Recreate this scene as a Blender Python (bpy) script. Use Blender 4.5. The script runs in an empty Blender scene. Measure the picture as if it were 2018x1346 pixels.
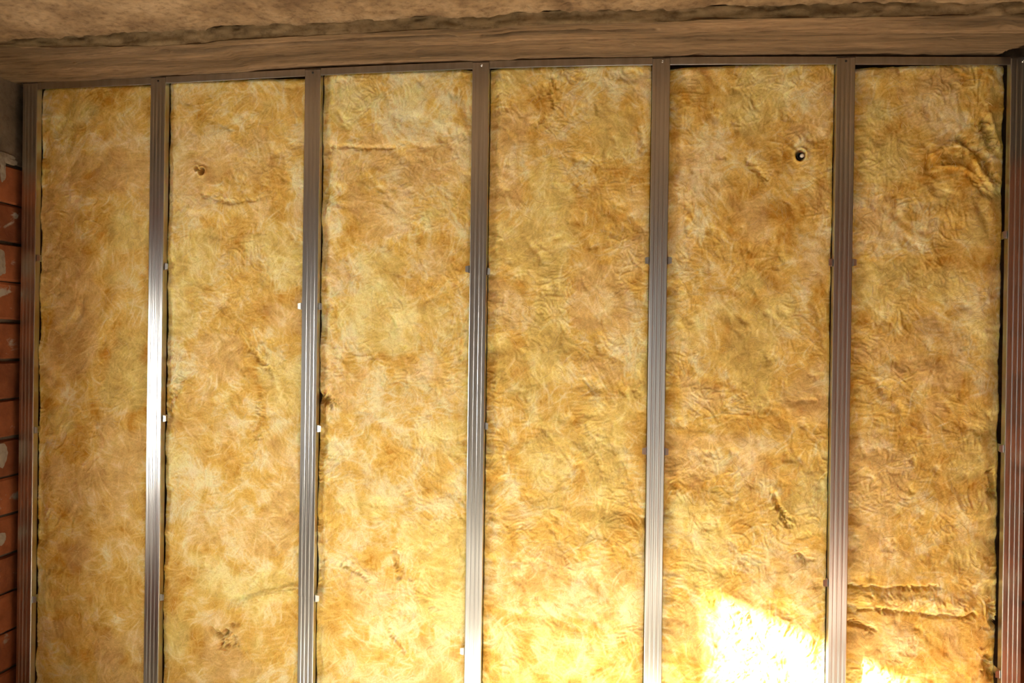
import bpy, bmesh, math, random
import numpy as np
from mathutils import Matrix, Vector

scene = bpy.context.scene
COL = scene.collection
random.seed(7)

# ------------------------------------------------------------------ camera
YAW, PITCH, ROLL = 0.12821618, -0.00303521, -0.01395524
CAM = (2.27608381, -2.79037687, 1.55620759)
cam_data = bpy.data.cameras.new('camera')
cam_data.sensor_width = 36.0
cam_data.lens = 1570.0 / 2018.0 * 36.0
cam_data.clip_start = 0.02
cam = bpy.data.objects.new('camera', cam_data)
COL.objects.link(cam)
RM = Matrix.Rotation(YAW, 3, 'Z') @ Matrix.Rotation(PITCH, 3, 'X') @ Matrix.Rotation(ROLL, 3, 'Y')
right, fwd, up = RM @ Vector((1, 0, 0)), RM @ Vector((0, 1, 0)), RM @ Vector((0, 0, 1))
cam.matrix_world = Matrix((
    (right.x, up.x, -fwd.x, CAM[0]),
    (right.y, up.y, -fwd.y, CAM[1]),
    (right.z, up.z, -fwd.z, CAM[2]),
    (0, 0, 0, 1)))
scene.camera = cam

# ------------------------------------------------------------------ world, sun, daylight, exposure
scene.view_settings.view_transform = 'Standard'
scene.view_settings.look = 'None'
scene.view_settings.gamma = 1.0
scene.view_settings.use_curve_mapping = False
scene.view_settings.exposure = 0.0

world = bpy.data.worlds.new('World')
scene.world = world
world.use_nodes = True
bg = world.node_tree.nodes['Background']
bg.inputs['Color'].default_value = (0.85, 0.93, 1.0, 1)
bg.inputs['Strength'].default_value = 0.4

WIN_Y0, WIN_Y1 = -1.65, -0.85       # near opening in the left wall
WIN2_Y0, WIN2_Y1 = -3.45, -2.85     # second opening in the left wall
WIN_Z0, WIN_Z1 = 0.48, 1.93
sun_data = bpy.data.lights.new('sun', 'SUN')
sun_data.energy = 115.0
sun_data.angle = math.radians(0.9)
sun_data.color = (1.0, 0.94, 0.82)
sun = bpy.data.objects.new('sun', sun_data)
COL.objects.link(sun)
sun.rotation_euler = Vector((1.0, 0.324, -0.42)).to_track_quat('-Z', 'Y').to_euler()

def daylight(name, loc, direction, sx, sy, power, color):
    d = bpy.data.lights.new(name, 'AREA')
    d.shape = 'RECTANGLE'
    d.size, d.size_y = sx, sy
    d.energy = power
    d.color = color
    o = bpy.data.objects.new(name, d)
    COL.objects.link(o)
    o.location = loc
    o.rotation_euler = Vector(direction).to_track_quat('-Z', 'Y').to_euler()
    return o
# sky light entering by the opening in the left wall
daylight('window_daylight', (-0.27, (WIN_Y0 + WIN_Y1) / 2, (WIN_Z0 + WIN_Z1) / 2), (1, 0, 0),
         WIN_Z1 - WIN_Z0 - 0.04, WIN_Y1 - WIN_Y0 - 0.04, 70.0, (1.0, 0.95, 0.86))
daylight('window_daylight', (-0.27, (WIN2_Y0 + WIN2_Y1) / 2, (WIN_Z0 + WIN_Z1) / 2), (1, 0, 0),
         WIN_Z1 - WIN_Z0 - 0.04, WIN2_Y1 - WIN2_Y0 - 0.04, 14.0, (1.0, 0.95, 0.86))
# faint fill light added at an unseen doorway behind the photographer
daylight('rear_fill', (2.3, -4.62, 1.05), (0, 1, 0), 1.3, 2.0, 2.0, (1.0, 0.93, 0.80))

# ------------------------------------------------------------------ helpers
def new_mesh_obj(name, verts, faces, mat=None, parent=None, smooth=False):
    me = bpy.data.meshes.new(name)
    verts = np.asarray(verts, dtype=np.float32)
    if isinstance(faces, np.ndarray):
        n, k = faces.shape
        me.vertices.add(len(verts))
        me.vertices.foreach_set('co', verts.ravel())
        me.loops.add(n * k)
        me.loops.foreach_set('vertex_index', faces.astype(np.int32).ravel())
        me.polygons.add(n)
        me.polygons.foreach_set('loop_start', np.arange(0, n * k, k, dtype=np.int32))
        me.polygons.foreach_set('loop_total', np.full(n, k, dtype=np.int32))
        me.update(calc_edges=True)
    else:
        me.from_pydata([tuple(v) for v in verts], [], faces)
        me.update()
    me.polygons.foreach_set('use_smooth', np.full(len(me.polygons), bool(smooth)))
    if mat:
        me.materials.append(mat)
    o = bpy.data.objects.new(name, me)
    COL.objects.link(o)
    if parent:
        o.parent = parent
    return o

def tag(o, label=None, cat=None, group=None, kind=None):
    if label: o['label'] = label
    if cat: o['category'] = cat
    if group: o['group'] = group
    if kind: o['kind'] = kind
    return o

def box_arrays(x0, x1, y0, y1, z0, z1):
    v = [(x0, y0, z0), (x1, y0, z0), (x1, y1, z0), (x0, y1, z0), (x0, y0, z1), (x1, y0, z1), (x1, y1, z1), (x0, y1, z1)]
    f = [(0, 3, 2, 1), (4, 5, 6, 7), (0, 1, 5, 4), (1, 2, 6, 5), (2, 3, 7, 6), (3, 0, 4, 7)]
    return v, f

def boxes(name, lst, mat, parent=None):
    V, F = [], []
    for b in lst:
        v, f = box_arrays(*b)
        n = len(V)
        V += v
        F += [tuple(i + n for i in q) for q in f]
    return new_mesh_obj(name, V, F, mat, parent)

_tab = np.random.RandomState(11).rand(256, 256)
def vnoise(u, v, seed=0):
    r = np.random.RandomState(seed)
    u = u + r.rand() * 200; v = v + r.rand() * 200
    iu, iv = np.floor(u).astype(int), np.floor(v).astype(int)
    fu, fv = u - iu, v - iv
    fu = fu * fu * fu * (fu * (fu * 6 - 15) + 10); fv = fv * fv * fv * (fv * (fv * 6 - 15) + 10)
    a = _tab[iu & 255, iv & 255]; b = _tab[(iu + 1) & 255, iv & 255]
    c = _tab[iu & 255, (iv + 1) & 255]; d = _tab[(iu + 1) & 255, (iv + 1) & 255]
    return (a * (1 - fu) + b * fu) * (1 - fv) + (c * (1 - fu) + d * fu) * fv

def fbm(u, v, seed=0, octs=4, gain=0.5):
    s, a, t = 0, 1.0, 0
    for k in range(octs):
        s = s + a * vnoise(u * 2 ** k, v * 2 ** k, seed + 31 * k)
        t += a; a *= gain
    return s / t

# ------------------------------------------------------------------ materials
def mat_base(name):
    m = bpy.data.materials.new(name)
    m.use_nodes = True
    nt = m.node_tree
    b = nt.nodes['Principled BSDF']
    return m, nt, b

def N(nt, t, **kw):
    n = nt.nodes.new(t)
    for k, v in kw.items():
        if k in n.inputs.keys():
            n.inputs[k].default_value = v
        else:
            setattr(n, k, v)
    return n

def ramp(nt, stops, fac):
    r = nt.nodes.new('ShaderNodeValToRGB')
    e = r.color_ramp.elements
    e[0].position, e[0].color = stops[0][0], (*stops[0][1], 1)
    e[1].position, e[1].color = stops[-1][0], (*stops[-1][1], 1)
    for p, c in stops[1:-1]:
        q = e.new(p); q.color = (*c, 1)
    nt.links.new(fac, r.inputs['Fac'])
    return r

def coords(nt, scale=(1, 1, 1)):
    g = nt.nodes.new('ShaderNodeNewGeometry')
    mp = nt.nodes.new('ShaderNodeMapping')
    mp.inputs['Scale'].default_value = scale
    nt.links.new(g.outputs['Position'], mp.inputs['Vector'])
    return mp.outputs['Vector']

def noise(nt, vec, scale, detail=4, rough=0.55, dist=0.0):
    n = nt.nodes.new('ShaderNodeTexNoise')
    n.inputs['Scale'].default_value = scale
    n.inputs['Detail'].default_value = detail
    n.inputs['Roughness'].default_value = rough
    n.inputs['Distortion'].default_value = dist
    nt.links.new(vec, n.inputs['Vector'])
    return n.outputs['Fac']

def bump(nt, b, h, strength, dist):
    n = nt.nodes.new('ShaderNodeBump')
    n.inputs['Strength'].default_value = strength
    n.inputs['Distance'].default_value = dist
    nt.links.new(h, n.inputs['Height'])
    nt.links.new(n.outputs['Normal'], b.inputs['Normal'])

def mix(nt, a, b, fac, mode='MIX'):
    m = nt.nodes.new('ShaderNodeMix')
    m.data_type = 'RGBA'
    m.blend_type = mode
    for s, v in ((m.inputs[6], a), (m.inputs[7], b)):
        if isinstance(v, tuple): s.default_value = (*v, 1)
        else: nt.links.new(v, s)
    if isinstance(fac, float): m.inputs[0].default_value = fac
    else: nt.links.new(fac, m.inputs[0])
    return m.outputs[2]

def make_wool():
    m, nt, b = mat_base('mineral_wool')
    at = nt.nodes.new('ShaderNodeAttribute'); at.attribute_name = 'wool'
    fine = noise(nt, coords(nt), 260, 3, 0.6, 0.6)
    c = mix(nt, at.outputs['Color'], ramp(nt, [(0.3, (0.72, 0.66, 0.55)), (0.7, (1.25, 1.25, 1.3))], fine).outputs['Color'], 0.5, 'MULTIPLY')
    nt.links.new(c, b.inputs['Base Color'])
    b.inputs['Roughness'].default_value = 0.9
    b.inputs['Specular IOR Level'].default_value = 0.15
    b.subsurface_method = 'RANDOM_WALK'
    b.inputs['Subsurface Weight'].default_value = 0.65
    b.inputs['Subsurface Radius'].default_value = (1.0, 0.62, 0.22)
    b.inputs['Subsurface Scale'].default_value = 0.012
    bump(nt, b, fine, 0.3, 0.002)
    return m

def make_strand():
    m, nt, b = mat_base('wool_strand')
    at = nt.nodes.new('ShaderNodeAttribute'); at.attribute_name = 'wool'
    nt.links.new(at.outputs['Color'], b.inputs['Base Color'])
    b.inputs['Roughness'].default_value = 0.8
    b.inputs['Specular IOR Level'].default_value = 0.2
    return m

def make_zinc():
    m, nt, b = mat_base('galvanised_steel')
    st = noise(nt, coords(nt, (14, 14, 0.5)), 3.0, 3, 0.5)
    c = ramp(nt, [(0.3, (0.56, 0.545, 0.52)), (0.7, (0.68, 0.67, 0.65))], st)
    nt.links.new(c.outputs['Color'], b.inputs['Base Color'])
    b.inputs['Metallic'].default_value = 1.0
    b.inputs['Roughness'].default_value = 0.29
    return m

def make_concrete(name, c0, c1, c2, stretch=(1, 1, 1), pit=0.6):
    m, nt, b = mat_base(name)
    v = coords(nt, stretch)
    big = noise(nt, v, 5.0, 5, 0.6, 0.4)
    fine = noise(nt, v, 42.0, 6, 0.68)
    c = ramp(nt, [(0.32, c0), (0.5, c1), (0.70, c2)], big)
    s = ramp(nt, [(0.30, (0.55, 0.5, 0.45)), (0.5, (1, 1, 1)), (0.72, (1.25, 1.22, 1.18))], fine)
    cc = mix(nt, c.outputs['Color'], s.outputs['Color'], pit, 'MULTIPLY')
    nt.links.new(cc, b.inputs['Base Color'])
    b.inputs['Roughness'].default_value = 0.9
    b.inputs['Specular IOR Level'].default_value = 0.2
    bump(nt, b, fine, 0.45, 0.006)
    return m

def make_brick():
    m, nt, b = mat_base('terracotta_block')
    v = coords(nt)
    big = noise(nt, v, 9, 5, 0.6)
    fine = noise(nt, v, 90, 4, 0.6)
    sm = noise(nt, coords(nt, (1, 1, 1.4)), 6.5, 6, 0.62, 0.5)
    oi = nt.nodes.new('ShaderNodeObjectInfo')
    c = ramp(nt, [(0.3, (0.15, 0.040, 0.013)), (0.7, (0.29, 0.088, 0.030))], big)
    v2 = ramp(nt, [(0.0, (0.7, 0.7, 0.7)), (1.0, (1.2, 1.2, 1.2))], oi.outputs['Random'])
    c1 = mix(nt, c.outputs['Color'], v2.outputs['Color'], 1.0, 'MULTIPLY')
    msk = ramp(nt, [(0.60, (0, 0, 0)), (0.66, (1, 1, 1))], sm)
    c2 = mix(nt, c1, (0.34, 0.28, 0.21), msk.outputs['Color'])
    nt.links.new(c2, b.inputs['Base Color'])
    b.inputs['Roughness'].default_value = 0.88
    b.inputs['Specular IOR Level'].default_value = 0.2
    bump(nt, b, fine, 0.4, 0.004)
    return m

def make_plain(name, col, rough=0.8, metal=0.0):
    m, nt, b = mat_base(name)
    n = noise(nt, coords(nt), 80, 4, 0.6)
    r = ramp(nt, [(0.3, tuple(c * 0.8 for c in col)), (0.7, tuple(min(1, c * 1.15) for c in col))], n)
    nt.links.new(r.outputs['Color'], b.inputs['Base Color'])
    b.inputs['Roughness'].default_value = rough
    b.inputs['Metallic'].default_value = metal
    return m

M_WOOL, M_STRAND, M_ZINC, M_BRICK = make_wool(), make_strand(), make_zinc(), make_brick()
M_SLAB = make_concrete('plastered_slab', (0.13, 0.076, 0.036), (0.22, 0.138, 0.068), (0.33, 0.22, 0.118), (1, 1, 1), 1.0)
M_BEAM = make_concrete('board_marked_concrete', (0.085, 0.052, 0.025), (0.165, 0.102, 0.051), (0.27, 0.165, 0.085), (0.22, 2.8, 1), 1.0)
M_STEP = make_concrete('olive_concrete', (0.12, 0.080, 0.036), (0.20, 0.133, 0.062), (0.28, 0.185, 0.092), (0.6, 1, 1), 1.0)
M_RING = make_concrete('ring_beam_concrete', (0.09, 0.065, 0.04), (0.14, 0.10, 0.065), (0.22, 0.17, 0.12), (1, 1, 1))
M_FLOOR = make_concrete('floor_screed', (0.42, 0.40, 0.36), (0.52, 0.50, 0.45), (0.60, 0.58, 0.53), (1, 1, 1))
M_MORTAR = make_concrete('mortar', (0.05, 0.035, 0.022), (0.08, 0.058, 0.038), (0.14, 0.105, 0.075), (1, 1, 1))
M_WALL = make_concrete('rough_render', (0.10, 0.07, 0.04), (0.16, 0.11, 0.07), (0.22, 0.16, 0.11), (1, 1, 1))
M_SCREW = make_plain('bright_screw', (0.75, 0.73, 0.68), 0.25, 1.0)
M_DARKSCREW = make_plain('dark_screw', (0.05, 0.045, 0.04), 0.5, 0.6)
M_PLUG = make_plain('pale_plug', (0.72, 0.62, 0.50), 0.6)
M_HOLE_SHADE = make_plain('hole_shade', (0.035, 0.025, 0.015), 0.95)  # near-black colour stands in for the shade inside the plug hole
M_SMEAR = make_concrete('mortar_smear', (0.20, 0.155, 0.11), (0.28, 0.225, 0.165), (0.36, 0.30, 0.23), (1, 1, 1))

# ------------------------------------------------------------------ setting
XL, XR = -0.02, 3.625               # brick faces of the two side walls
YB = -4.7                           # wall behind the photographer
LINE = [(0.0, 2.486), (0.543, 2.495), (1.138, 2.504), (1.75, 2.513), (2.10, 2.515), (2.387, 2.510), (2.995, 2.492), (3.62, 2.473)]
_c = np.polyfit([p[0] for p in LINE], [p[1] for p in LINE], 4)
def track_z(x): return np.polyval(_c, x)            # lower edge of the top track: it follows the sagging beam
TH = 0.026                                          # height of the track's flange
GAP = [(-0.3, 0.0), (0.92, 0.0), (0.95, 0.006), (1.2, 0.010), (1.72, 0.007), (1.76, 0.001), (1.90, 0.001),
       (1.93, 0.006), (2.15, 0.006), (2.20, 0.003), (2.48, 0.003), (2.52, 0.007), (2.98, 0.008), (3.05, 0.009), (3.6, 0.010), (4, 0.01)]
def gap_z(x): return np.interp(x, [g[0] for g in GAP], [g[1] for g in GAP])

floor = boxes('floor', [(-0.34, 4.0, YB - 0.3, 0.25, -0.15, 0.0)], M_FLOOR); tag(floor, kind='structure')
wb = boxes('wall_back', [(-0.34, 4.0, 0.11, 0.25, 0.0, 2.75)], M_WALL); tag(wb, kind='structure')
# wall behind the photographer, with a doorway
wf = boxes('wall_front', [(-0.34, 1.6, YB - 0.2, YB, 0, 2.75), (3.0, 4.0, YB - 0.2, YB, 0, 2.75), (1.6, 3.0, YB - 0.2, YB, 2.1, 2.75)], M_WALL)
tag(wf, kind='structure')

def grid_faces(nx, ny):
    i = np.arange((nx - 1) * (ny - 1))
    r, c = i // (nx - 1), i % (nx - 1)
    a = r * nx + c
    return np.stack([a, a + 1, a + nx + 1, a + nx], 1)

# --- soffit of the beam above the studs: board marks run along it
STEP_Y = -0.285
SXP = [-0.3, 0.2, 0.7, 1.25, 1.93, 2.55, 3.29, 4.0]
def step_y(x): return np.interp(x, SXP, [-0.40, -0.355, -0.290, -0.275, -0.290, -0.303, -0.310, -0.312])
def step_h(x): return np.interp(x, SXP, [0.014, 0.020, 0.044, 0.040, 0.036, 0.034, 0.037, 0.038])
def soffit():
    nx, ny = 700, 190
    xs = np.linspace(XL - 0.3, 3.98, nx); ys = np.linspace(STEP_Y, 0.11, ny)
    X, Y = np.meshgrid(xs, ys)
    Yn = Y
    Y = np.where(Y < -0.03, -0.03 + (Y + 0.03) * (step_y(X) + 0.03) / (STEP_Y + 0.03), Y)
    base = track_z(np.clip(X, 0, 3.6)) + TH + np.where(Y > -0.03, gap_z(X), gap_z(X) * 1.0) + 0.0005
    z = base.copy()
    # boards of the formwork: shallow steps with an open joint between them
    edges = [STEP_Y, -0.215, -0.150, -0.085, -0.03]
    offs = [0.004, 0.0, 0.002, -0.001]
    for k, (e0, e1) in enumerate(zip(edges[:-1], edges[1:])):
        wob = 0.006 * (fbm(X * 1.5, X * 0 + k, 40 + k, 3) - 0.5)
        inside = (Yn >= e0 + wob) & (Yn < e1 + wob)
        z = z + np.where(inside, offs[k], 0)
        if k < 3:
            d = np.abs(Yn - e0 - wob - (0.014 if k == 0 else 0))
            op = np.clip((fbm(X * 2.2, X * 0 + 9 * k, 60 + k, 4) - 0.50) * 9, 0, 1)
            z = z + op * 0.05 * np.exp(-(d / 0.008) ** 4)
    z = z + 0.006 * (fbm(X * 2.2, Y * 45, 5, 4) - 0.5) + 0.005 * (fbm(X * 18, Y * 80, 6, 4) - 0.5)
    # pits
    p = fbm(X * 14, Y * 50, 8, 2)
    z = z + 0.03 * np.clip(p - 0.70, 0, 1)
    # ragged lower back edge above the track
    rag = np.clip(fbm(X * 22, X * 0, 21, 3) - 0.5, 0, 1)
    z = z + np.where((Y > -0.03) & (X > 2.4), rag * 0.012, 0) * np.exp(-((Y) / 0.03) ** 2)
    # broken corner beside the right wall
    t = (X - (3.515 + (-Y) * 0.55)) + 0.012 * (fbm(X * 30, Y * 30, 33, 3) - 0.5)
    z = z + np.where((t > 0) & (Y > -0.2), 0.055, 0)
    # small honeycomb spot near the right end
    for (hx, hy, r) in ((3.40, -0.24, 0.018), (3.44, -0.215, 0.012), (3.43, -0.25, 0.010)):
        z = z + 0.014 * np.exp(-(((X - hx) / (r * 1.6)) ** 2 + ((Y - hy) / r) ** 2))
    return np.stack([X, Y, z], -1).reshape(-1, 3), grid_faces(nx, ny)[:, ::-1]
v, f = soffit()
beam = new_mesh_obj('trim_1', v, f, M_BEAM, smooth=True)
tag(beam, 'brown concrete beam with board marks running above the metal studs', kind='structure')

# --- olive step face between the soffit and the slab
def step_face():
    nx, nz = 520, 10
    xs = np.linspace(XL - 0.3, 3.98, nx); t = np.linspace(0, 1, nz)
    X, T = np.meshgrid(xs, t)
    zb = track_z(np.clip(X, 0, 3.6)) + TH + gap_z(X) + 0.004
    hgt = step_h(X)
    Z = zb - 0.004 + hgt * T * 1.15
    Y = step_y(X) + 0.0015 - 0.004 * T + 0.014 * (fbm(X * 14, T * 2.0, 14, 4) - 0.5) * np.minimum(1, 6 * T * (1 - T) + 0.2)
    Y = Y + 0.008 * np.clip(fbm(X * 30, T * 2, 19, 2) - 0.66, 0, 1) * 4 * T
    return np.stack([X, Y, Z], -1).reshape(-1, 3), grid_faces(nx, nz)
v, f = step_face()
st = new_mesh_obj('step_face', v, f, M_STEP, beam, smooth=True)

# --- slab
def slab():
    nx, ny = 420, 240
    xs = np.linspace(XL - 0.3, 3.98, nx)
    X, Tt = np.meshgrid(xs, np.linspace(0, 1, ny) ** 2.2)
    Y = step_y(X) + 0.004 + (YB - 0.2 - step_y(X)) * Tt
    z = track_z(np.clip(X, 0, 3.6)) + TH + gap_z(X) + step_h(X)
    rag = fbm(X * 16, Y * 16, 71, 4)
    z = z + 0.008 * (fbm(X * 4, Y * 4, 70, 3) - 0.5) + 0.007 * (rag - 0.5) + 0.006 * (fbm(X * 50, Y * 50, 73, 2) - 0.5)
    z = z + 0.010 * np.clip(vnoise(X * 26, Y * 26, 75) - 0.82, 0, 1) * 3
    # ragged edge, crack and plank joint
    e = np.exp(-((Y - step_y(X)) / 0.008) ** 2)
    z = z + e * 0.03 * np.clip(fbm(X * 18, X * 0, 77, 3) - 0.45, 0, 1) * 2
    cx = 1.985 + 0.012 * (fbm(Y * 20, Y * 0, 78, 3) - 0.5)
    z = z + 0.008 * np.exp(-((X - cx) / 0.004) ** 2)
    return np.stack([X, Y, z], -1).reshape(-1, 3), grid_faces(nx, ny)
v, f = slab()
ceil = new_mesh_obj('ceiling', v, f, M_SLAB, smooth=True); tag(ceil, kind='structure')
cs = boxes('roof_slab', [(-0.34, 4.0, YB - 0.2, 0.25, 2.66, 2.85)], M_SLAB, ceil)

# --- side walls: mortar body, one mesh per terracotta block
JOINT0, PITCH_Z, BH = 2.045, 0.149, 0.138
def make_block_mesh(k, L, H, T):
    bm = bmesh.new()
    bmesh.ops.create_cube(bm, size=1.0)
    rr = random.Random(k)
    for vv in bm.verts:
        vv.co.x *= T; vv.co.y *= L; vv.co.z *= H
    bmesh.ops.bevel(bm, geom=list(bm.edges), offset=0.006, segments=1, affect='EDGES')
    for vv in bm.verts:
        vv.co += Vector((rr.uniform(-.003, .003), rr.uniform(-.003, .003), rr.uniform(-.003, .003)))
    me = bpy.data.meshes.new('brick')
    bm.to_mesh(me); bm.free()
    me.materials.append(M_BRICK)
    return me
LFULL = 0.285
variants = {}
for L in (LFULL, 0.135, 0.20):
    variants[L] = [make_block_mesh(i + int(L * 1000), L, BH, 0.10) for i in range(4)]

def lay_blocks(wall, xface, sgn, ystart, ystop, skip=None, seed=0):
    rr = random.Random(seed)
    zt = JOINT0 + PITCH_Z
    rows = 0
    z1 = zt
    while z1 - PITCH_Z > -0.03:
        zc = z1 - PITCH_Z / 2
        y = ystart + (0.0 if rows % 2 == 0 else 0.12)
        while y > ystop + 0.05:
            L = LFULL
            if y - L < ystop: L = 0.20 if y - 0.20 >= ystop else 0.135
            if y - L < ystop - 0.001: break
            yc = y - L / 2
            if not (skip and skip(yc, zc, L)) and zc - BH / 2 > -0.005:
                me = rr.choice(variants[L])
                o = bpy.data.objects.new('brick', me)
                COL.objects.link(o)
                o.location = (xface - sgn * (0.05 - rr.uniform(-0.003, 0.003)), yc, zc)
                o.rotation_euler = (rr.uniform(-.012, .012), rr.uniform(-.012, .012), rr.uniform(-.012, .012) + (math.pi if rr.random() < .5 else 0))
                o.parent = wall
            y -= L + 0.011
        z1 -= PITCH_Z
        rows += 1
    return rows

WT = 0.30
xw = XL - 0.012
wl = boxes('wall_left', [
    (xw - WT, xw, WIN_Y1, 0.11, 0, 2.2),
    (xw - WT, xw, WIN2_Y1, WIN_Y0, 0, 2.2),
    (xw - WT, xw, YB - 0.2, WIN2_Y0, 0, 2.2),
    (xw - WT, xw, WIN_Y0, WIN_Y1, 0, WIN_Z0),
    (xw - WT, xw, WIN_Y0, WIN_Y1, WIN_Z1, 2.2),
    (xw - WT, xw, WIN2_Y0, WIN2_Y1, 0, WIN_Z0),
    (xw - WT, xw, WIN2_Y0, WIN2_Y1, WIN_Z1, 2.2)], M_MORTAR)
tag(wl, kind='structure')
lay_blocks(wl, XL, 1, 0.085, -1.6, skip=lambda y, z, L: (y - L / 2 < WIN_Y1 and z + BH / 2 > WIN_Z0 and z - BH / 2 < WIN_Z1), seed=3)
ring = boxes('trim_2', [(xw - WT, XL - 0.004, YB - 0.2, 0.11, 2.2, 2.66)], M_RING); tag(ring, kind='structure')

wr = boxes('wall_right', [(XR + 0.012, XR + 0.3, YB - 0.2, 0.11, 0, 2.66)], M_MORTAR)
tag(wr, kind='structure')
lay_blocks(wr, XR, -1, 0.085, -2.4, seed=5)

# smear of light mortar on the blocks beside the first stud
def smear(name, pts, z0, parent, x, seed):
    rr = random.Random(seed)
    bm = bmesh.new()
    vs = [bm.verts.new((x + 0.0025, p[0], p[1])) for p in pts]
    cen = bm.verts.new((x + 0.007, sum(p[0] for p in pts) / len(pts), sum(p[1] for p in pts) / len(pts)))
    for i in range(len(vs)):
        bm.faces.new((vs[i], vs[(i + 1) % len(vs)], cen))
    me = bpy.data.meshes.new(name); bm.to_mesh(me); bm.free()
    me.materials.append(M_SMEAR)
    o = bpy.data.objects.new(name, me); COL.objects.link(o); o.parent = parent
    return o
def ragged(cy, cz, ry, rz, seed, n=40):
    th = np.linspace(0, 2 * math.pi, n, endpoint=False)
    k = 0.3 + 1.2 * fbm(0.9 * np.cos(th) + 5, 0.9 * np.sin(th) + 5, seed, 5)
    return [(cy + ry * a * math.cos(t), cz + rz * a * math.sin(t)) for a, t in zip(k, th)]
smear('mortar_smear', ragged(-0.055, 2.215, 0.075, 0.022, 501), 0, wl, XL, 1)
smear('mortar_smear', ragged(-0.060, 2.175, 0.022, 0.050, 507), 0, wl, XL, 2)
smear('mortar_smear', ragged(-0.075, 1.815, 0.045, 0.055, 511), 0, wl, XL, 3)
smear('mortar_smear', ragged(-0.050, 1.095, 0.035, 0.050, 517), 0, wl, XL, 4)
smear('mortar_smear', ragged(-0.050, 0.775, 0.030, 0.030, 519), 0, wl, XL, 5)

# ------------------------------------------------------------------ metal studs
STUDS = [0.042, 0.567, 1.170, 1.791, 2.422, 3.031, 3.577]
def stud_section(w=0.060, d=0.027):
    h = w / 2
    # outer outline of the face from left flange to right flange, with three shallow ribs
    out = [(-h + 0.006, d), (-h + 0.006, d - 0.0008), (-h, d - 0.0008)]
    out = [(-h + 0.006, d), (-h, d), (-h, 0.0022), (-h + 0.0007, 0.0007), (-h + 0.0022, 0.0),
           (-0.0185, 0.0), (-0.0165, 0.0006), (-0.0125, 0.0006), (-0.0105, 0.0),
           (-0.0045, 0.0), (-0.0028, 0.0006), (0.0028, 0.0006), (0.0045, 0.0),
           (0.0105, 0.0), (0.0125, 0.0006), (0.0165, 0.0006), (0.0185, 0.0),
           (h - 0.0022, 0.0), (h - 0.0007, 0.0007), (h, 0.0022), (h, d), (h - 0.006, d)]
    return out
def extrude_section(sec, z0, z1, nz, thick=0.0007, xc=0.0, seed=0, bow=0.0008, closed_back=True):
    r = np.random.RandomState(seed)
    sec = np.array(sec)
    t = np.gradient(sec, axis=0)
    t /= np.linalg.norm(t, axis=1)[:, None]
    nrm = np.stack([-t[:, 1], t[:, 0]], 1)           # inward
    inner = sec + nrm * thick
    ring = np.concatenate([sec, inner[::-1]])
    m = len(ring)
    zs = np.linspace(z0, z1, nz)
    V = []
    for k, z in enumerate(zs):
        dx = bow * (vnoise(np.array([z * 2.0]), np.array([0.0]), seed + 1)[0] - 0.5)
        dy = bow * (vnoise(np.array([z * 3.0]), np.array([0.0]), seed + 2)[0] - 0.5)
        V.append(np.column_stack([ring[:, 0] + xc + dx, ring[:, 1] + dy, np.full(m, z)]))
    V = np.concatenate(V)
    F = []
    for k in range(nz - 1):
        for i in range(m):
            j = (i + 1) % m
            F.append((k * m + i, k * m + j, (k + 1) * m + j, (k + 1) * m + i))
    n = len(sec)
    for base in (0, (nz - 1) * m):
        for i in range(n - 1):
            q = (base + i, base + i + 1, base + m - 2 - i, base + m - 1 - i)
            F.append(q if base else q[::-1])
    return V, np.array(F)

STUD_LABEL = [
    'dark galvanised metal stud beside the left brick wall',
    'galvanised metal stud with a long bright white reflection, second from the left',
    'galvanised metal stud spliced near the bottom, third from the left',
    'galvanised metal stud in the middle of the seven, fourth from the left',
    'galvanised metal stud just left of the sunlit patch',
    'galvanised metal stud on the right edge of the sunlit patch, sixth from the left',
    'reddish brown reflecting metal stud beside the right brick wall']
EARS = {0: [(1, 1.842), (1, 1.182), (1, 0.531)],
        1: [(1, 1.81), (1, 1.24), (1, 0.569)],
        2: [(-1, 1.666), (1, 1.666), (1, 1.219), (1, 0.598)],
        3: [(-1, 1.803), (1, 1.795), (1, 1.246), (-1, 0.44)],
        4: [(-1, 1.835), (1, 1.835), (-1, 1.175), (1, 1.175)],
        5: [(-1, 1.829), (1, 1.829), (-1, 0.75)],
        6: [(-1, 1.921), (-1, 1.219), (-1, 0.479)]}

def screw_mesh(name, r, depth):
    bm = bmesh.new()
    prof = [(0.0, -depth), (r * 0.55, -depth * 0.92), (r * 0.9, -depth * 0.5), (r, 0.0)]
    seg = 10
    rings = []
    for (pr, py) in prof[1:]:
        rings.append([bm.verts.new((pr * math.cos(2 * math.pi * i / seg), py, pr * math.sin(2 * math.pi * i / seg))) for i in range(seg)])
    # cross recess in the head
    c = bm.verts.new((0, -depth * 0.45, 0))
    for i in range(seg):
        bm.faces.new((c, rings[0][(i + 1) % seg], rings[0][i]))
        for a, b in zip(rings[:-1], rings[1:]):
            bm.faces.new((a[i], a[(i + 1) % seg], b[(i + 1) % seg], b[i]))
    me = bpy.data.meshes.new(name); bm.to_mesh(me); bm.free()
    return me
SCREW_B = screw_mesh('screw', 0.0045, 0.003); SCREW_B.materials.append(M_SCREW)
SCREW_D = screw_mesh('screw', 0.0040, 0.002); SCREW_D.materials.append(M_DARKSCREW)
def place(me, name, loc, rot, parent):
    o = bpy.data.objects.new(name, me); COL.objects.link(o)
    o.location = loc; o.rotation_euler = rot; o.parent = parent
    return o

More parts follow.
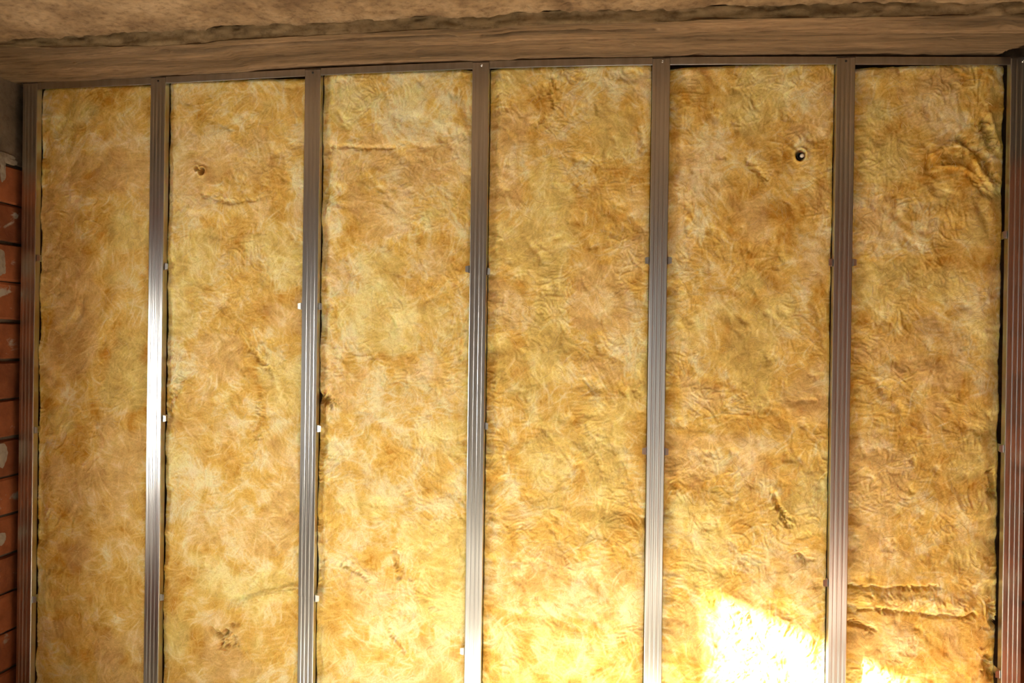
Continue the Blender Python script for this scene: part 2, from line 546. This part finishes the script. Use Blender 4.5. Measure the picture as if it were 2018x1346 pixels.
def ear_mesh(sgn, k):
    """leg of a perforated hanger lying on the stud's side, its end folded outwards into a short tab"""
    bm = bmesh.new()
    rr = random.Random(k)
    hh = 0.0125
    th = 0.0012
    fold = 0.015 + rr.uniform(-.002, .003)
    tilt = rr.uniform(-.003, .004)
    path = [(0.0008, 0.095), (0.0008, 0.007), (0.0020, 0.0045), (0.005, 0.0035), (fold, 0.0035 + tilt)]
    rows = []
    for i, (px, py) in enumerate(path):
        if i == 0: t = (0, -1)
        else:
            dx, dy = px - path[i - 1][0], py - path[i - 1][1]
            l = math.hypot(dx, dy); t = (dx / l, dy / l)
        nx, ny = -t[1], t[0]
        if ny > 0 and i > 2: nx, ny = -nx, -ny
        if i <= 2: nx, ny = 1, 0
        a = []
        w = hh if i < 4 else hh * 0.8
        for s, o in ((-w, 0), (w, 0), (w, th), (-w, th)):
            a.append(bm.verts.new((sgn * (px + (nx * o if i <= 2 else 0)), py + (0 if i <= 2 else -o), s)))
        rows.append(a)
    for a, b in zip(rows[:-1], rows[1:]):
        for i in range(4):
            j = (i + 1) % 4
            bm.faces.new((a[i], a[j], b[j], b[i]))
    bm.faces.new(rows[0][::-1]); bm.faces.new(rows[-1])
    bmesh.ops.recalc_face_normals(bm, faces=list(bm.faces))
    me = bpy.data.meshes.new('hanger_bracket'); bm.to_mesh(me); bm.free()
    me.materials.append(M_ZINC)
    return me

for i, x in enumerate(STUDS):
    root = bpy.data.objects.new('metal_stud', None); COL.objects.link(root)
    root.location = (x, 0, 0)
    tag(root, STUD_LABEL[i], 'stud', 'galvanised wall studs')
    ztop = float(track_z(x)) + TH - 0.004
    sec = stud_section()
    if i == 1:      # right half of this stud's face is slightly bent
        sec = [(a, b - max(0.0, a) * 0.06) if b < 0.02 else (a, b) for a, b in sec]
    if i == 2:
        V, F = extrude_section(sec, 0.605, ztop, 60, seed=100 + i)
        new_mesh_obj('profile', V, F, M_ZINC, root)
        V, F = extrude_section([(a * 0.985, b + 0.0012) for a, b in sec], 0.0, 0.598, 20, seed=130 + i)
        new_mesh_obj('profile', V, F, M_ZINC, root)
        V, F = extrude_section([(a * 0.95, b + 0.0022) for a, b in sec], 0.58, 0.76, 4, seed=130 + i)
        new_mesh_obj('splice_sleeve', V, F, M_ZINC, root)
    else:
        V, F = extrude_section(sec, 0.0, ztop, 80, seed=100 + i)
        new_mesh_obj('profile', V, F, M_ZINC, root)
    me, dx = {1: (SCREW_D, 0.0), 2: (SCREW_D, 0.0), 3: (SCREW_B, 0.004), 4: (SCREW_B, 0.004), 5: (SCREW_D, 0.0), 6: (SCREW_B, 0.006)}.get(i, (None, 0))
    if me:
        place(me, 'screw', (dx, -0.0002, float(track_z(x)) + TH * 0.42), (0, 0, 0), root)
    for k, (s, z) in enumerate(EARS[i]):
        o = place(ear_mesh(s, i * 10 + k), 'hanger_bracket', (s * 0.0302, 0.0, z), (0, 0, 0), root)
        place(SCREW_B, 'screw', (s * 0.0022, 0.016, 0.0), (0, 0, math.pi / 2 * s), o)

# ------------------------------------------------------------------ top track
def make_track():
    """angle under the beam: continuous web, front flange notched at every stud"""
    V, F = [], []
    def run(xs, sec):
        n0 = len(V); m = len(sec)
        for x in xs:
            z = float(track_z(x))
            V.extend([(x, yy, z + zz) for yy, zz in sec])
        for k in range(len(xs) - 1):
            for i in range(m):
                j = (i + 1) % m
                F.append((n0 + k * m + i, n0 + (k + 1) * m + i, n0 + (k + 1) * m + j, n0 + k * m + j))
        F.append(tuple(n0 + i for i in range(m)))
        F.append(tuple(n0 + (len(xs) - 1) * m + i for i in range(m))[::-1])
    run(np.linspace(0.004, 3.615, 120), [(0.0016, TH - 0.0008), (0.0016, TH), (0.030, TH), (0.030, TH - 0.0008)])
    for i in range(6):
        xs = np.linspace(STUDS[i] + 0.0304, STUDS[i + 1] - 0.0304, 20)
        # flange with a small rolled lower edge
        run(xs, [(0.0016, 0.0016), (0.0016, TH - 0.0007), (0.0024, TH - 0.0007), (0.0024, 0.0016), (0.0030, 0.0), (0.0020, 0.0004)])
    return V, F
V, F = make_track()
track = new_mesh_obj('top_track', V, F, M_ZINC)
tag(track, 'thin horizontal metal track fixed under the concrete beam', 'track')

# ------------------------------------------------------------------ mineral wool batts
RES = 0.0031
def lic(shape, ang, seed, steps):
    r = np.random.RandomState(seed)
    w = r.rand(*shape)
    w = (w + np.roll(w, 1, 0) + np.roll(w, 1, 1) + np.roll(np.roll(w, 1, 0), 1, 1)) / 4
    ny, nx = shape
    acc = w.copy()
    J, I = np.meshgrid(np.arange(nx), np.arange(ny))
    ca, sa = np.cos(ang), np.sin(ang)
    for s in (1, -1):
        pj, pi = J.astype(float), I.astype(float)
        for k in range(steps):
            ji = np.clip(np.round(pj).astype(int), 0, nx - 1); ii = np.clip(np.round(pi).astype(int), 0, ny - 1)
            pj = pj + s * ca[ii, ji]; pi = pi + s * sa[ii, ji]
            ji = np.clip(np.round(pj).astype(int), 0, nx - 1); ii = np.clip(np.round(pi).astype(int), 0, ny - 1)
            acc = acc + w[ii, ji] * (1 - k / steps)
    acc = acc - acc.mean()
    return acc / acc.std()

def seg_dist(X, Z, pts):
    best = np.full(X.shape, 9.0)
    for (x0, z0), (x1, z1) in zip(pts[:-1], pts[1:]):
        dx, dz = x1 - x0, z1 - z0
        t = np.clip(((X - x0) * dx + (Z - z0) * dz) / (dx * dx + dz * dz + 1e-9), 0, 1)
        best = np.minimum(best, np.hypot(X - x0 - t * dx, Z - z0 - t * dz))
    return best

C_DARK = np.array([0.58, 0.295, 0.042])
C_MID = np.array([0.81, 0.55, 0.15])
C_PALE = np.array([0.94, 0.82, 0.49])
C_PINK = np.array([0.84, 0.60, 0.31])
C_STRAW = np.array([0.87, 0.71, 0.25])

def batt(idx, x0, x1, z0, z1, label, tone, rough, pits=(), dents=(), ridges=(), stain_shade_tones=(), ragged=0.0, nstr=1500, flow=0.6):
    w, h = x1 - x0, z1 - z0
    nx, nz = int(w / RES) + 1, int(h / RES) + 1
    xs = np.linspace(x0, x1, nx); zs = np.linspace(z0, z1, nz)
    X, Z = np.meshgrid(xs, zs)
    S = idx * 977
    ang = flow + 3.6 * (fbm(X * 4.5, Z * 4, S + 1, 3) - 0.5) * 2
    def matted(seed, steps, freq):
        best = None
        for q in range(3):
            aq = flow + 1.05 * q + 3.0 * (fbm(X * freq, Z * freq, seed + 7 * q, 2) - 0.5) * 2
            l = lic(X.shape, aq, seed + 7 * q + 3, steps)
            best = l if best is None else np.maximum(best, l)
        best -= best.mean()
        return best / best.std()
    L1 = matted(S + 2, 10, 8)
    wx = X + 0.05 * (fbm(X * 9, Z * 9, S + 5, 3) - 0.5); wz = Z + 0.05 * (fbm(X * 9, Z * 9, S + 6, 3) - 0.5)
    clump = fbm(wx * 9, wz * 8, S + 7, 4)
    lump = fbm(wx * 24, wz * 20, S + 8, 4)
    ridge = 1 - np.abs(2 * fbm(wx * 13 + 0.02 * L1, wz * 10, S + 9, 3) - 1) * 2
    hgt = 0.018 * (clump - 0.5) + 0.007 * (lump - 0.5) + 0.0006 * ridge + 0.0008 * L1 * (0.35 + 1.3 * np.clip((fbm(X * 8, Z * 8, S + 12, 2) - 0.3) * 2, 0, 1))
    hgt = hgt * rough
    hgt -= 0.008 * np.clip(0.36 - lump, 0, 1) * 3.0 * rough          # small torn hollows
    for (px, pz, r, d) in pits:
        q = np.hypot(X - px, (Z - pz) * 0.9) / r * (1 + 0.5 * (lump - 0.5))
        hgt -= d * np.exp(-q ** 4)
        hgt += d * 0.12 * np.exp(-((q - 1.5) / 0.4) ** 2)
    for (pts, wd, d) in dents:
        q = seg_dist(X + 0.018 * (fbm(X * 22, Z * 22, S + 15, 3) - 0.5), Z + 0.018 * (fbm(X * 22, Z * 22, S + 16, 3) - 0.5), pts) / wd + 0.45 * L1
        hgt -= d * np.exp(-q ** 2) * (0.15 + 1.7 * fbm(X * 26, Z * 26, S + 17, 3))
    for (pts, wd, d) in ridges:
        q = seg_dist(X + 0.012 * (fbm(X * 22, Z * 22, S + 18, 3) - 0.5), Z, pts) / wd + 0.5 * L1
        hgt += d * np.exp(-q ** 2)
    # sides: tucked back beside the studs, more on the left one
    dl, dr, dt, db = X - x0, x1 - X, z1 - Z, Z - z0
    nl = 0.35 + 1.3 * fbm(Z * 14, Z * 0 + 3, S + 20, 4); nr = 0.35 + 1.3 * fbm(Z * 16, Z * 0 + 5, S + 21, 4)
    back = 0.014 * nl * np.exp(-(dl / (0.036 * (0.4 + nl * 0.6))) ** 2) + 0.005 * np.exp(-(dr / 0.03) ** 2) + (0.004 + 0.02 * ragged) * nr * np.exp(-(dr / (0.009 + 0.022 * ragged * nr)) ** 2)
    back += 0.008 * np.exp(-(dt / 0.006) ** 2)
    back += 0.001 * np.exp(-(dl / 0.004) ** 2) + 0.003 * np.exp(-(dr / 0.0035) ** 2)
    if z0 > 0.1: back += 0.015 * np.exp(-(db / 0.012) ** 2)
    Y = 0.017 - hgt + back
    near = np.minimum(dl, dr)
    Y = np.maximum(Y, np.where(near < 0.03, 0.0065, -0.008))
    Y = np.maximum(Y, np.where(dt < 0.03, 0.006, -0.01))
    Y = np.minimum(Y, 0.085)
    # wool colour: pale and amber fibres matted together
    ca = fbm(wx * 6, wz * 5, S + 30, 4); cb = fbm(wx * 17 + 3, wz * 15, S + 31, 4); cc = fbm(wx * 5, wz * 5, S + 33, 3)
    cd = fbm(wx * 46, wz * 40, S + 36, 3)
    L3 = matted(S + 34, 14, 7)
    v = tone + 0.5 * (ca - 0.5) + 0.95 * (cb - 0.5) + 0.45 * (cd - 0.5) + 0.11 * L3
    for (px, pz, r, a) in stain_shade_tones:  # wool's own stains and painted hole shade; negative amounts pale the wool
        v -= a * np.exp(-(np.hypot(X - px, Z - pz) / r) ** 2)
    v = np.clip(v, 0, 1)[..., None]
    col = np.where(v < 0.5, C_DARK + (C_MID - C_DARK) * v * 2, C_MID + (C_PALE - C_MID) * (v - 0.5) * 2)
    k = np.clip((cc - 0.57) * 4, 0, 0.35)[..., None]; col = col * (1 - k) + C_PINK * k * (0.7 + 0.5 * v)
    k = np.clip((0.42 - cc) * 5, 0, 0.5)[..., None]; col = col * (1 - k) + C_STRAW * k * (0.65 + 0.5 * v)
    # mesh: front sheet plus a flat back, closed round the rim
    front = np.stack([X, Y, Z], -1).reshape(-1, 3)
    F = grid_faces(nx, nz)
    rim = np.concatenate([np.arange(nx), np.arange(1, nz) * nx + nx - 1, (nz - 1) * nx + np.arange(nx - 2, -1, -1), np.arange(nz - 2, 0, -1) * nx])
    backv = front[rim].copy(); backv[:, 1] = 0.092
    nF = len(front); m = len(rim); ar = np.arange(m); nb = (ar + 1) % m
    side = np.stack([rim[nb], rim[ar], nF + ar, nF + nb], 1)
    o = new_mesh_obj('insulation_batt', np.concatenate([front, backv]), np.concatenate([F, side]), M_WOOL, smooth=True)
    me = o.data
    att = me.attributes.new('wool', 'FLOAT_COLOR', 'POINT')
    full = np.ones((nF + m, 4), np.float32); full[:nF, :3] = col.reshape(-1, 3); full[nF:, :3] = C_MID
    att.data.foreach_set('color', full.ravel())
    tag(o, label, 'insulation', 'mineral wool batts between the studs')
    # loose strands lying on the surface
    r = np.random.RandomState(S + 50)
    K = 7
    VV, FF, CC = [], [], []
    px = r.uniform(0.012, w - 0.012, nstr); pz = r.uniform(0.01, h - 0.012, nstr)
    lift = r.uniform(0.0, 0.0035, nstr); ln = r.uniform(0.0025, 0.009, nstr) ; rad = r.uniform(0.00025, 0.0007, nstr)
    P = np.zeros((nstr, K, 3)); curl = r.uniform(-0.35, 0.35, nstr)
    extra = r.normal(0, 0.35, nstr)
    for k in range(K):
        ji = np.clip((px / RES).astype(int), 0, nx - 1); ii = np.clip((pz / RES).astype(int), 0, nz - 1)
        P[:, k, 0] = x0 + px; P[:, k, 2] = z0 + pz
        P[:, k, 1] = Y[ii, ji] - rad - lift * math.sin(math.pi * k / (K - 1)) + 0.0012
        a = ang[ii, ji] + extra + curl * k
        px = np.clip(px + ln * np.cos(a), 0.004, w - 0.004); pz = np.clip(pz + ln * np.sin(a), 0.006, h - 0.008)
    T = np.gradient(P, axis=1); T /= np.linalg.norm(T, axis=2)[..., None] + 1e-9
    A = np.cross(T, np.array([0, 1.0, 0])); A /= np.linalg.norm(A, axis=2)[..., None] + 1e-9
    B = np.cross(T, A)
    prof = (np.sin(np.pi * np.linspace(0.06, 0.94, K)) ** 0.5)[None, :, None] * rad[:, None, None]
    ringv = np.stack([P + prof * (A * math.cos(t) + B * math.sin(t)) for t in (0, 2.094, 4.189)], 2)
    VV = ringv.reshape(-1, 3)
    base = (np.arange(nstr) * K * 3)[:, None, None] + (np.arange(K - 1) * 3)[None, :, None]
    q = np.arange(3)[None, None, :]; qn = (q + 1) % 3
    FF = np.stack([base + q, base + qn, base + 3 + qn, base + 3 + q], -1).reshape(-1, 4)
    so = new_mesh_obj('loose_fibres', VV, FF, M_STRAND, o, smooth=True)
    mixv = r.uniform(0, 1, nstr)[:, None]
    sc = C_MID * 1.02 + (np.array([0.92, 0.78, 0.45]) - C_MID) * mixv
    cfull = np.ones((nstr, K * 3, 4), np.float32); cfull[..., :3] = sc[:, None, :]
    att = so.data.attributes.new('wool', 'FLOAT_COLOR', 'POINT')
    att.data.foreach_set('color', cfull.ravel())
    so['kind'] = 'stuff'
    return o

def bx(i): return STUDS[i] + 0.0316, STUDS[i + 1] - 0.0316
def top(i): return float(min(track_z(STUDS[i] + 0.03), track_z(STUDS[i + 1] - 0.03))) + 0.012

a, b = bx(0)
batt(1, a, b, 0.0, top(0), 'narrow smooth amber wool batt nearest the left brick wall', 0.42, 0.6, nstr=1100, flow=1.2)
a, b = bx(1)
batt(2, a, b, 0.0, top(1), 'wool batt with a small dark hole near its top left', 0.58, 0.76,
     pits=[(0.737, 2.168, 0.010, 0.065), (0.716, 2.178, 0.008, 0.03)],
     dents=[([(0.94, 1.50), (1.03, 1.41)], 0.008, 0.010), ([(0.98, 1.34), (0.965, 1.18)], 0.010, 0.008), ([(0.61, 1.27), (0.63, 1.33), (0.66, 1.40)], 0.010, 0.014),
            ([(0.74, 2.08), (0.84, 2.05), (0.95, 2.06)], 0.007, 0.008), ([(0.90, 0.585), (1.0, 0.615), (1.13, 0.655)], 0.007, 0.002),
            ([(0.846, 0.428), (0.842, 0.405)], 0.0060, 0.035), ([(0.862, 0.425), (0.860, 0.398)], 0.0060, 0.035), ([(0.877, 0.424), (0.879, 0.402)], 0.0060, 0.032),
            ([(0.797, 0.462), (0.812, 0.438)], 0.0060, 0.028), ([(0.822, 0.440), (0.836, 0.415)], 0.0060, 0.028), ([(0.845, 0.446), (0.872, 0.444)], 0.0060, 0.025),
            ([(0.83, 0.398), (0.85, 0.385)], 0.0060, 0.022), ([(0.888, 0.432), (0.893, 0.405)], 0.0060, 0.019), ([(0.875, 0.475), (0.90, 0.485)], 0.0060, 0.022)],
     ridges=[([(0.88, 0.54), (1.00, 0.60), (1.13, 0.625)], 0.012, 0.010)], stain_shade_tones=[(0.735, 2.170, 0.016, 0.4), (0.78, 2.25, 0.12, 0.15), (0.85, 0.415, 0.03, 0.1), (0.78, 0.88, 0.16, -0.2), (1.0, 1.35, 0.10, 0.12)], flow=0.9)  # first spot paints the hole's shade; the broad negative one pales the wool
a, b = bx(2)
batt(3, a, b, 0.0, top(2), 'pale yellow wool batt between the third and fourth studs from the left', 0.66, 0.74,
     dents=[([(1.24, 2.25), (1.47, 2.24)], 0.006, 0.009), ([(1.50, 0.78), (1.52, 0.69)], 0.010, 0.012), ([(1.48, 0.50), (1.53, 0.42)], 0.008, 0.010),
            ([(1.21, 1.33), (1.26, 1.31)], 0.014, 0.02), ([(1.30, 0.72), (1.40, 0.68)], 0.007, 0.008)], flow=1.7)
a, b = bx(3)
batt(4, a, b, 0.0, top(3), 'tan and orange wool batt between the fourth and fifth studs from the left', 0.54, 0.74,
     dents=[([(2.04, 2.48), (2.05, 2.38)], 0.007, 0.012), ([(2.02, 2.34), (1.99, 2.31)], 0.006, 0.010)], stain_shade_tones=[(1.85, 1.42, 0.07, 0.3), (1.95, 1.36, 0.06, 0.2), (2.03, 2.42, 0.05, 0.2), (2.25, 0.75, 0.15, -0.15)], flow=0.3)  # darker orange patches and one broad paler spot
a, b = bx(4)
batt(5, a, b, 0.0, top(4), 'wool batt with a plug hole near its top right and sunlight at its foot', 0.53, 0.70,
     pits=[(2.893, 2.191, 0.013, 0.05)],
     dents=[([(2.82, 1.04), (2.87, 0.94)], 0.008, 0.012), ([(2.90, 0.84), (2.95, 0.82)], 0.007, 0.009), ([(2.72, 2.18), (2.78, 2.12)], 0.010, 0.008)],
     stain_shade_tones=[(2.82, 2.14, 0.055, 0.35), (2.85, 1.98, 0.10, 0.15), (2.60, 0.95, 0.12, -0.2), (2.80, 1.45, 0.12, 0.12)], flow=-0.2)  # brown patches and one broad paler spot
a, b = bx(5)
batt(6, a, b, 0.0, top(5), 'wool batt beside the right brick wall, with a folded flap near its top', 0.46, 0.72,
     dents=[([(3.40, 2.24), (3.46, 2.19), (3.52, 2.10)], 0.010, 0.018), ([(3.35, 2.185), (3.41, 2.18)], 0.008, 0.012), ([(3.43, 2.125), (3.50, 2.05)], 0.007, 0.014), ([(3.47, 2.29), (3.50, 2.22)], 0.012, 0.016),
            ([(3.06, 0.738), (3.20, 0.735), (3.36, 0.752)], 0.0055, 0.010), ([(3.06, 0.668), (3.20, 0.664), (3.32, 0.655), (3.47, 0.662)], 0.0055, 0.011),
            ([(3.07, 0.62), (3.15, 0.60)], 0.009, 0.016), ([(3.52, 1.13), (3.53, 1.07)], 0.012, 0.03), ([(3.52, 0.69), (3.535, 0.64)], 0.012, 0.03),
            ([(3.51, 0.53), (3.53, 0.47)], 0.012, 0.03)],
     ridges=[([(3.32, 2.19), (3.39, 2.235), (3.43, 2.20), (3.47, 2.12), (3.51, 2.08)], 0.008, 0.009), ([(3.33, 2.15), (3.40, 2.15), (3.46, 2.10), (3.50, 2.04)], 0.007, 0.007), ([(3.49, 2.32), (3.52, 2.26), (3.525, 2.20)], 0.006, 0.007), ([(3.07, 0.70), (3.30, 0.70), (3.45, 0.69)], 0.016, 0.006)],
     stain_shade_tones=[(3.49, 2.30, 0.06, 0.25)], ragged=0.9, flow=0.5)  # one darker spot beside the flap

# ------------------------------------------------------------------ pale plug in the hole of the fifth batt
def plug():
    root = bpy.data.objects.new('wall_plug', None); COL.objects.link(root)
    root.location = (2.893, 0.02, 2.191)
    tag(root, 'small pale plug inside the dark round hole in the wool', 'plug')
    def lathe(name, prof, mat, off=(0, 0, 0), seg=16):
        V, F = [], []
        for (r, y) in prof:
            for i in range(seg):
                t = 2 * math.pi * i / seg
                V.append((off[0] + r * math.cos(t), off[1] + y, off[2] + r * math.sin(t)))
        for k in range(len(prof) - 1):
            for i in range(seg):
                j = (i + 1) % seg
                F.append((k * seg + i, k * seg + j, (k + 1) * seg + j, (k + 1) * seg + i))
        F.append(tuple(range((len(prof) - 1) * seg, len(prof) * seg)))
        return new_mesh_obj(name, V, F, mat, root, smooth=True)
    lathe('shade_cup', [(0.0125, -0.004), (0.0115, -0.006), (0.0105, -0.004), (0.0100, 0.020), (0.0100, 0.030)], M_HOLE_SHADE)  # added cup, coloured dark as the hole's shade
    lathe('plug_head', [(0.0001, -0.011), (0.0035, -0.0105), (0.006, -0.008), (0.0068, -0.003), (0.006, 0.004), (0.0045, 0.026)][::-1], M_PLUG, (0.0045, 0, 0.001))
plug()
